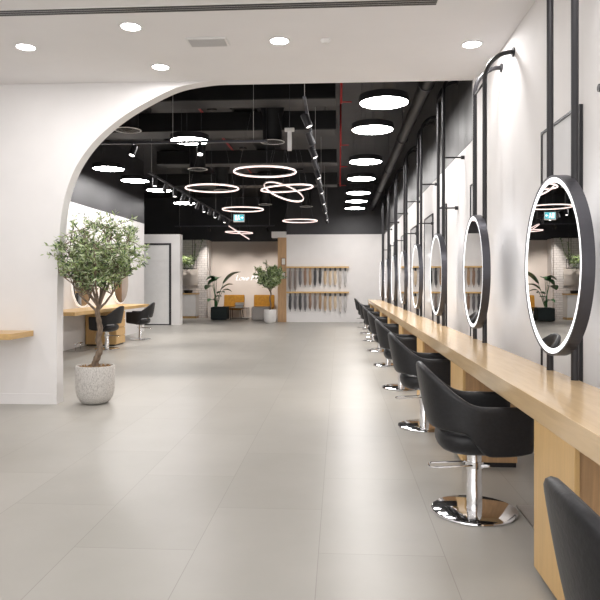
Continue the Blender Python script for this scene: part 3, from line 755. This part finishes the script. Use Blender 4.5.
# ------------------------------------------------------------------ lounge
def armchair(x, y, rz, label):
    t = thing('armchair', label, 'armchair', (x, y, 0), rz, 'mustard armchairs in the lounge')   # faces -Y
    part('seat', lambda bm: box(bm, -.36, .36, -.30, .24, .30, .44, .04), M['mustard'], t)
    def back(bm):
        fs = box(bm, -.39, .39, .17, .29, .36, .86, .04); bmesh.ops.rotate(bm, verts=bm.verts, cent=(0, .2, .4), matrix=Matrix.Rotation(-.15, 3, 'X'))
    part('backrest', back, M['mustard'], t)
    for sx_ in (-1, 1):
        for sy_ in (-1, 1): part('leg', lambda bm: tube(bm, [(sx_*.31, sy_*.22, .30), (sx_*.35, sy_*.26, 0)], [.016, .010], 8), M['black'], t)
armchair(-3.97, 23.85, 0, 'mustard yellow armchair in the lounge, left one beside the big leafed plant')
armchair(-2.82, 23.9, .05, 'mustard yellow armchair in the lounge, behind the grey pouf')
t = thing('side_table', 'low black wire frame table in front of the mustard armchairs', 'table', (-3.55, 22.75, 0))
part('top', lambda bm: box(bm, -.32, .32, -.25, .25, .40, .42, .004), M['black'], t)
for sx_ in (-1, 1):
    for sy_ in (-1, 1): part('leg', lambda bm: box(bm, sx_*.30-.01, sx_*.30+.01, sy_*.23-.01, sy_*.23+.01, 0, .40), M['black'], t)
part('lower_frame', lambda bm: [box(bm, -.29, .29, -.24, -.225, .02, .035), box(bm, -.29, .29, .225, .24, .02, .035), box(bm, -.29, -.275, -.225, .225, .02, .035), box(bm, .275, .29, -.225, .225, .02, .035)], M['black'], t)
for k in range(4):
    w = .15-.012*(k % 2)
    o = part('magazine', lambda bm: box(bm, -w, w, -.10, .10, 0, .045, .003), [M['book'], M['greyfab'], M['ceramic'], M['book']][k], None)
    o.location = (-3.56+.01*(k % 2), 22.72, .42+.0455*k); o.rotation_euler.z = .12*(k % 3)
    tag(o, ['cream magazine at the bottom of the stack on the black table', 'grey magazine second from the bottom of the stack on the black table', 'white magazine third from the bottom of the stack on the black table', 'cream magazine on top of the stack on the black table'][k], 'magazine', 'magazines on the lounge table')
tag(part('pouf', lambda bm: box(bm, -4.46, -3.88, 22.0, 22.5, .02, .47, .05), M['greenv'], None), 'square dark green velvet pouf in front of the big leafed plant', 'pouf')
tag(part('pouf', lambda bm: box(bm, -3.03, -2.42, 22.05, 22.6, .02, .47, .04), M['greyfab'], None), 'square light grey fabric pouf beside the white plant pot', 'pouf')
olive('potted_olive_tree', 'small olive tree in a smooth white pot in front of the wooden pillar', 'tree', (-2.24, 20.75, 0),
      [(0, 0), (.14, 0), (.18, .03), (.205, .12), (.21, .25), (.20, .43), (.195, .44), (.18, .44), (.18, .36), (0, .36)], M['ceramic'],
      [(.0, 0, .40), (.02, 0, .6), (-.01, 0, .8), (.03, 0, .95), (0, 0, 1.1)],
      [(.9, (-.3, .0, 1.55), .018), (.95, (0, .1, 1.7), .018), (1, (.22, 0, 1.5), .016), (1, (.0, -.2, 1.5), .016), (.8, (-.18, .1, 1.4), .012), (.85, (.3, .1, 1.65), .012)],
      ((-.02, -.05, 1.62), (.55, .36, .50)), 7, 8000, .09, .017, .026, 8)
# broad leafed plant
t = thing('broad_leaf_plant', 'tall plant with broad green paddle leaves in a tan pot behind the green pouf', 'plant', (-4.50, 23.2, 0))
part('pot', lambda bm: lathe(bm, [(0, 0), (.13, 0), (.19, .15), (.20, .30), (.16, .42), (.14, .42), (.14, .36), (0, .36)], 32), M['tan'], t)
rnd = random.Random(3)
for (tx, ty, tz, L, w, dr) in ((.95, -.2, 1.70, .85, .12, .50), (.62, .05, 1.25, .55, .10, .35), (.55, .2, .98, .40, .07, -.15), (-.36, -.1, 1.38, .42, .14, -.30), (-.30, .05, 1.22, .42, .13, -.42),
                               (-.42, .2, 1.05, .4, .12, -.35), (.1, .2, 1.5, .5, .1, .3), (.35, -.15, .95, .4, .07, 0.1), (-.25, -.2, .62, .3, .10, -.2), (.2, .1, .8, .3, .07, .1)):
    tip = Vector((tx, ty, tz)); h = Vector((tx, ty, 0)).normalized() if (tx or ty) else Vector((1, 0, 0))
    st = tip-h*L*.8-Vector((0, 0, dr*L)); base = Vector((rnd.uniform(-.05, .05), rnd.uniform(-.05, .05), .34))
    st.z = max(st.z, .55)
    mid = base.lerp(st, .55)-h*.06*(1 if tx > 0 else -1)*0+Vector((0, 0, .08))
    def lf(bm):
        tube(bm, [base, mid, st], [.016, .012, .008], 6)
        n = 12; d = tip-st; side = d.cross(Vector((0, 0, 1))).normalized(); rows = []
        for j in range(n+1):
            u = j/n; c = st+d*u+Vector((0, 0, .10*math.sin(u*PI)*L)); ww = w*math.sin(PI*min(1, u*.92+.06))**.7
            rows.append([bm.verts.new(c-side*ww*2.0+Vector((0, 0, ww*.55))), bm.verts.new(c), bm.verts.new(c+side*ww*2.0+Vector((0, 0, ww*.55)))])
        for A, C in zip(rows, rows[1:]):
            for i in (0, 1):
                f = bm.faces.new((A[i], A[i+1], C[i+1], C[i])); f.smooth = True
    part('leaf', lf, M['palm'], t)
# neon lettering
t = thing('neon_sign', 'white neon handwriting sign glowing on the beige lounge wall', 'neon sign', (-4.0, YB-.02, 1.40))
tx = bpy.data.curves.new('lettering', 'FONT'); tx.body = 'Love My Hair'; tx.size = .28; tx.shear = .35; tx.extrude = .006; tx.offset = -.009; tx.space_character = .95
tx.materials.append(M['neon'])
tmp = bpy.data.objects.new('tmp', tx); col.objects.link(tmp); bpy.context.view_layer.update()
me = bpy.data.meshes.new_from_object(tmp.evaluated_get(bpy.context.evaluated_depsgraph_get())); bpy.data.objects.remove(tmp); bpy.data.curves.remove(tx)
if not me.materials: me.materials.append(M['neon'])
o = bpy.data.objects.new('lettering', me); col.objects.link(o); o.parent = t; o.rotation_euler = (PI/2, 0, 0)
part('backing_bar', lambda bm: box(bm, .02, 1.4, .006, .02, .08, .10), M['beige'], t)
# kitchenette
t = thing('kitchen_cabinet', 'white low cabinet with thin wooden top against the white brick wall', 'cabinet', (-6.3, 23.25, 0))
part('body', lambda bm: box(bm, 0, 1.05, 0, .48, .08, .88), M['plastic'], t)
part('plinth', lambda bm: box(bm, 0, 1.05, .02, .48, 0, .08), M['oak'], t)
part('top', lambda bm: box(bm, -.02, 1.08, -.03, .48, .88, .925, .003), M['oak'], t)
for k in range(2): part('door', lambda bm: box(bm, .01+k*.52, .51+k*.52, -.018, 0, .09, .87, .002), M['plastic'], t)
tag(part('brown_backboard', lambda bm: box(bm, -6.4, -5.28, 23.70, 23.745, 1.22, 1.86), M['beige'], None), 'plain beige board fixed on the white brick wall under the hanging planter', 'board')
tag(part('serving_bowl', lambda bm: lathe(bm, [(0, 0), (.13, 0), (.16, .05), (.16, .11), (.145, .11), (.14, .05), (0, .03)], 28, (-5.58, 23.45, .925)), M['black'], None), 'low black bowl on the wooden kitchen cabinet top', 'bowl')
t = thing('glass_bottle', 'small dark bottle on the wooden kitchen cabinet top left of the bowl', 'bottle', (-5.88, 23.45, .925))
part('body', lambda bm: lathe(bm, [(0, 0), (.04, 0), (.042, .12), (.015, .17), (.015, .22), (0, .22)], 20), M['wooddark'], t)
part('cap', lambda bm: lathe(bm, [(0, .22), (.018, .22), (.018, .25), (0, .25)], 16), M['black'], t)
# hanging planter shelf with trailing vines
t = thing('hanging_planter', 'black wire planter shelf with trailing green vines hanging in front of the white brick', 'planter', (-5.62, 23.2, 0))
def cage(bm):
    for z in (1.82, 2.15):
        for y in (-.14, .14): box(bm, -.38, .38, y-.008, y+.008, z-.01, z+.01)
        for x in (-.38, .38): box(bm, x-.008, x+.008, -.14, .14, z-.01, z+.01)
    for x in (-.38, 0, .38):
        for y in (-.14, .14): box(bm, x-.008, x+.008, y-.008, y+.008, 1.82, 2.15)
    box(bm, -.38, .38, -.14, .14, 1.815, 1.835)
part('frame', cage, M['black'], t)
for x in (-.30, .26, .34): part('cable', lambda bm: tube(bm, [(x, 0, 2.16), (x, 0, ZC)], .010, 6), M['black'], t)
for x in (-.20, .15): part('planter_box', lambda bm: box(bm, x-.15, x+.13, -.1, .1, 1.84, 1.98, .01), M['plastic'], t)
def vines(bm):
    r = random.Random(8)
    for k in range(1000):
        p = Vector((r.uniform(-.40, .30), r.uniform(-.18, .18), r.gauss(2.06, .11)))
        leafy(bm, r, p, Vector((r.uniform(-1, 1), r.uniform(-1, 1), r.uniform(-1, .6))), .07, .017, r.choice((0, 0, 1, 2)))
    for (a, b_) in (((.20, 0, 2.1), (.38, 0, 2.75)), ((.30, 0, 2.1), (.62, 0, 2.9)), ((-.3, 0, 2.0), (-.35, -.1, 1.6))):
        a, b_ = Vector(a), Vector(b_); mid = a.lerp(b_, .5)-Vector((-.03, 0, .12))
        tube(bm, [a, mid, b_], .006, 5, mi=2)
        for k in range(60):
            u = r.random(); p = a.lerp(mid, u*2) if u < .5 else mid.lerp(b_, u*2-1)
            leafy(bm, r, p, Vector((r.uniform(-1, 1), r.uniform(-1, 1), r.uniform(-1, .3))), .06, .016, r.choice((0, 1, 2)))
part('vines', vines, [M['leafa'], M['leafb'], M['leafc']], t)['kind'] = 'stuff'
# small frames on the wooden pillar
for z, nm, mm in ((2.02, 'upper', 'wooddark'), (1.55, 'lower', 'red')):
    t = thing('small_picture', f'tiny framed picture on the wooden pillar, the {nm} of two', 'picture', (-1.85, YF-.012, z), 0, 'small pictures on the pillar')
    part('frame', lambda bm: box(bm, -.07, .07, -.015, 0, -.12, .12, .003), M['wooddark'], t)
    part('print', lambda bm: box(bm, -.055, .055, -.018, -.015, -.10, .10), M['book'], t)
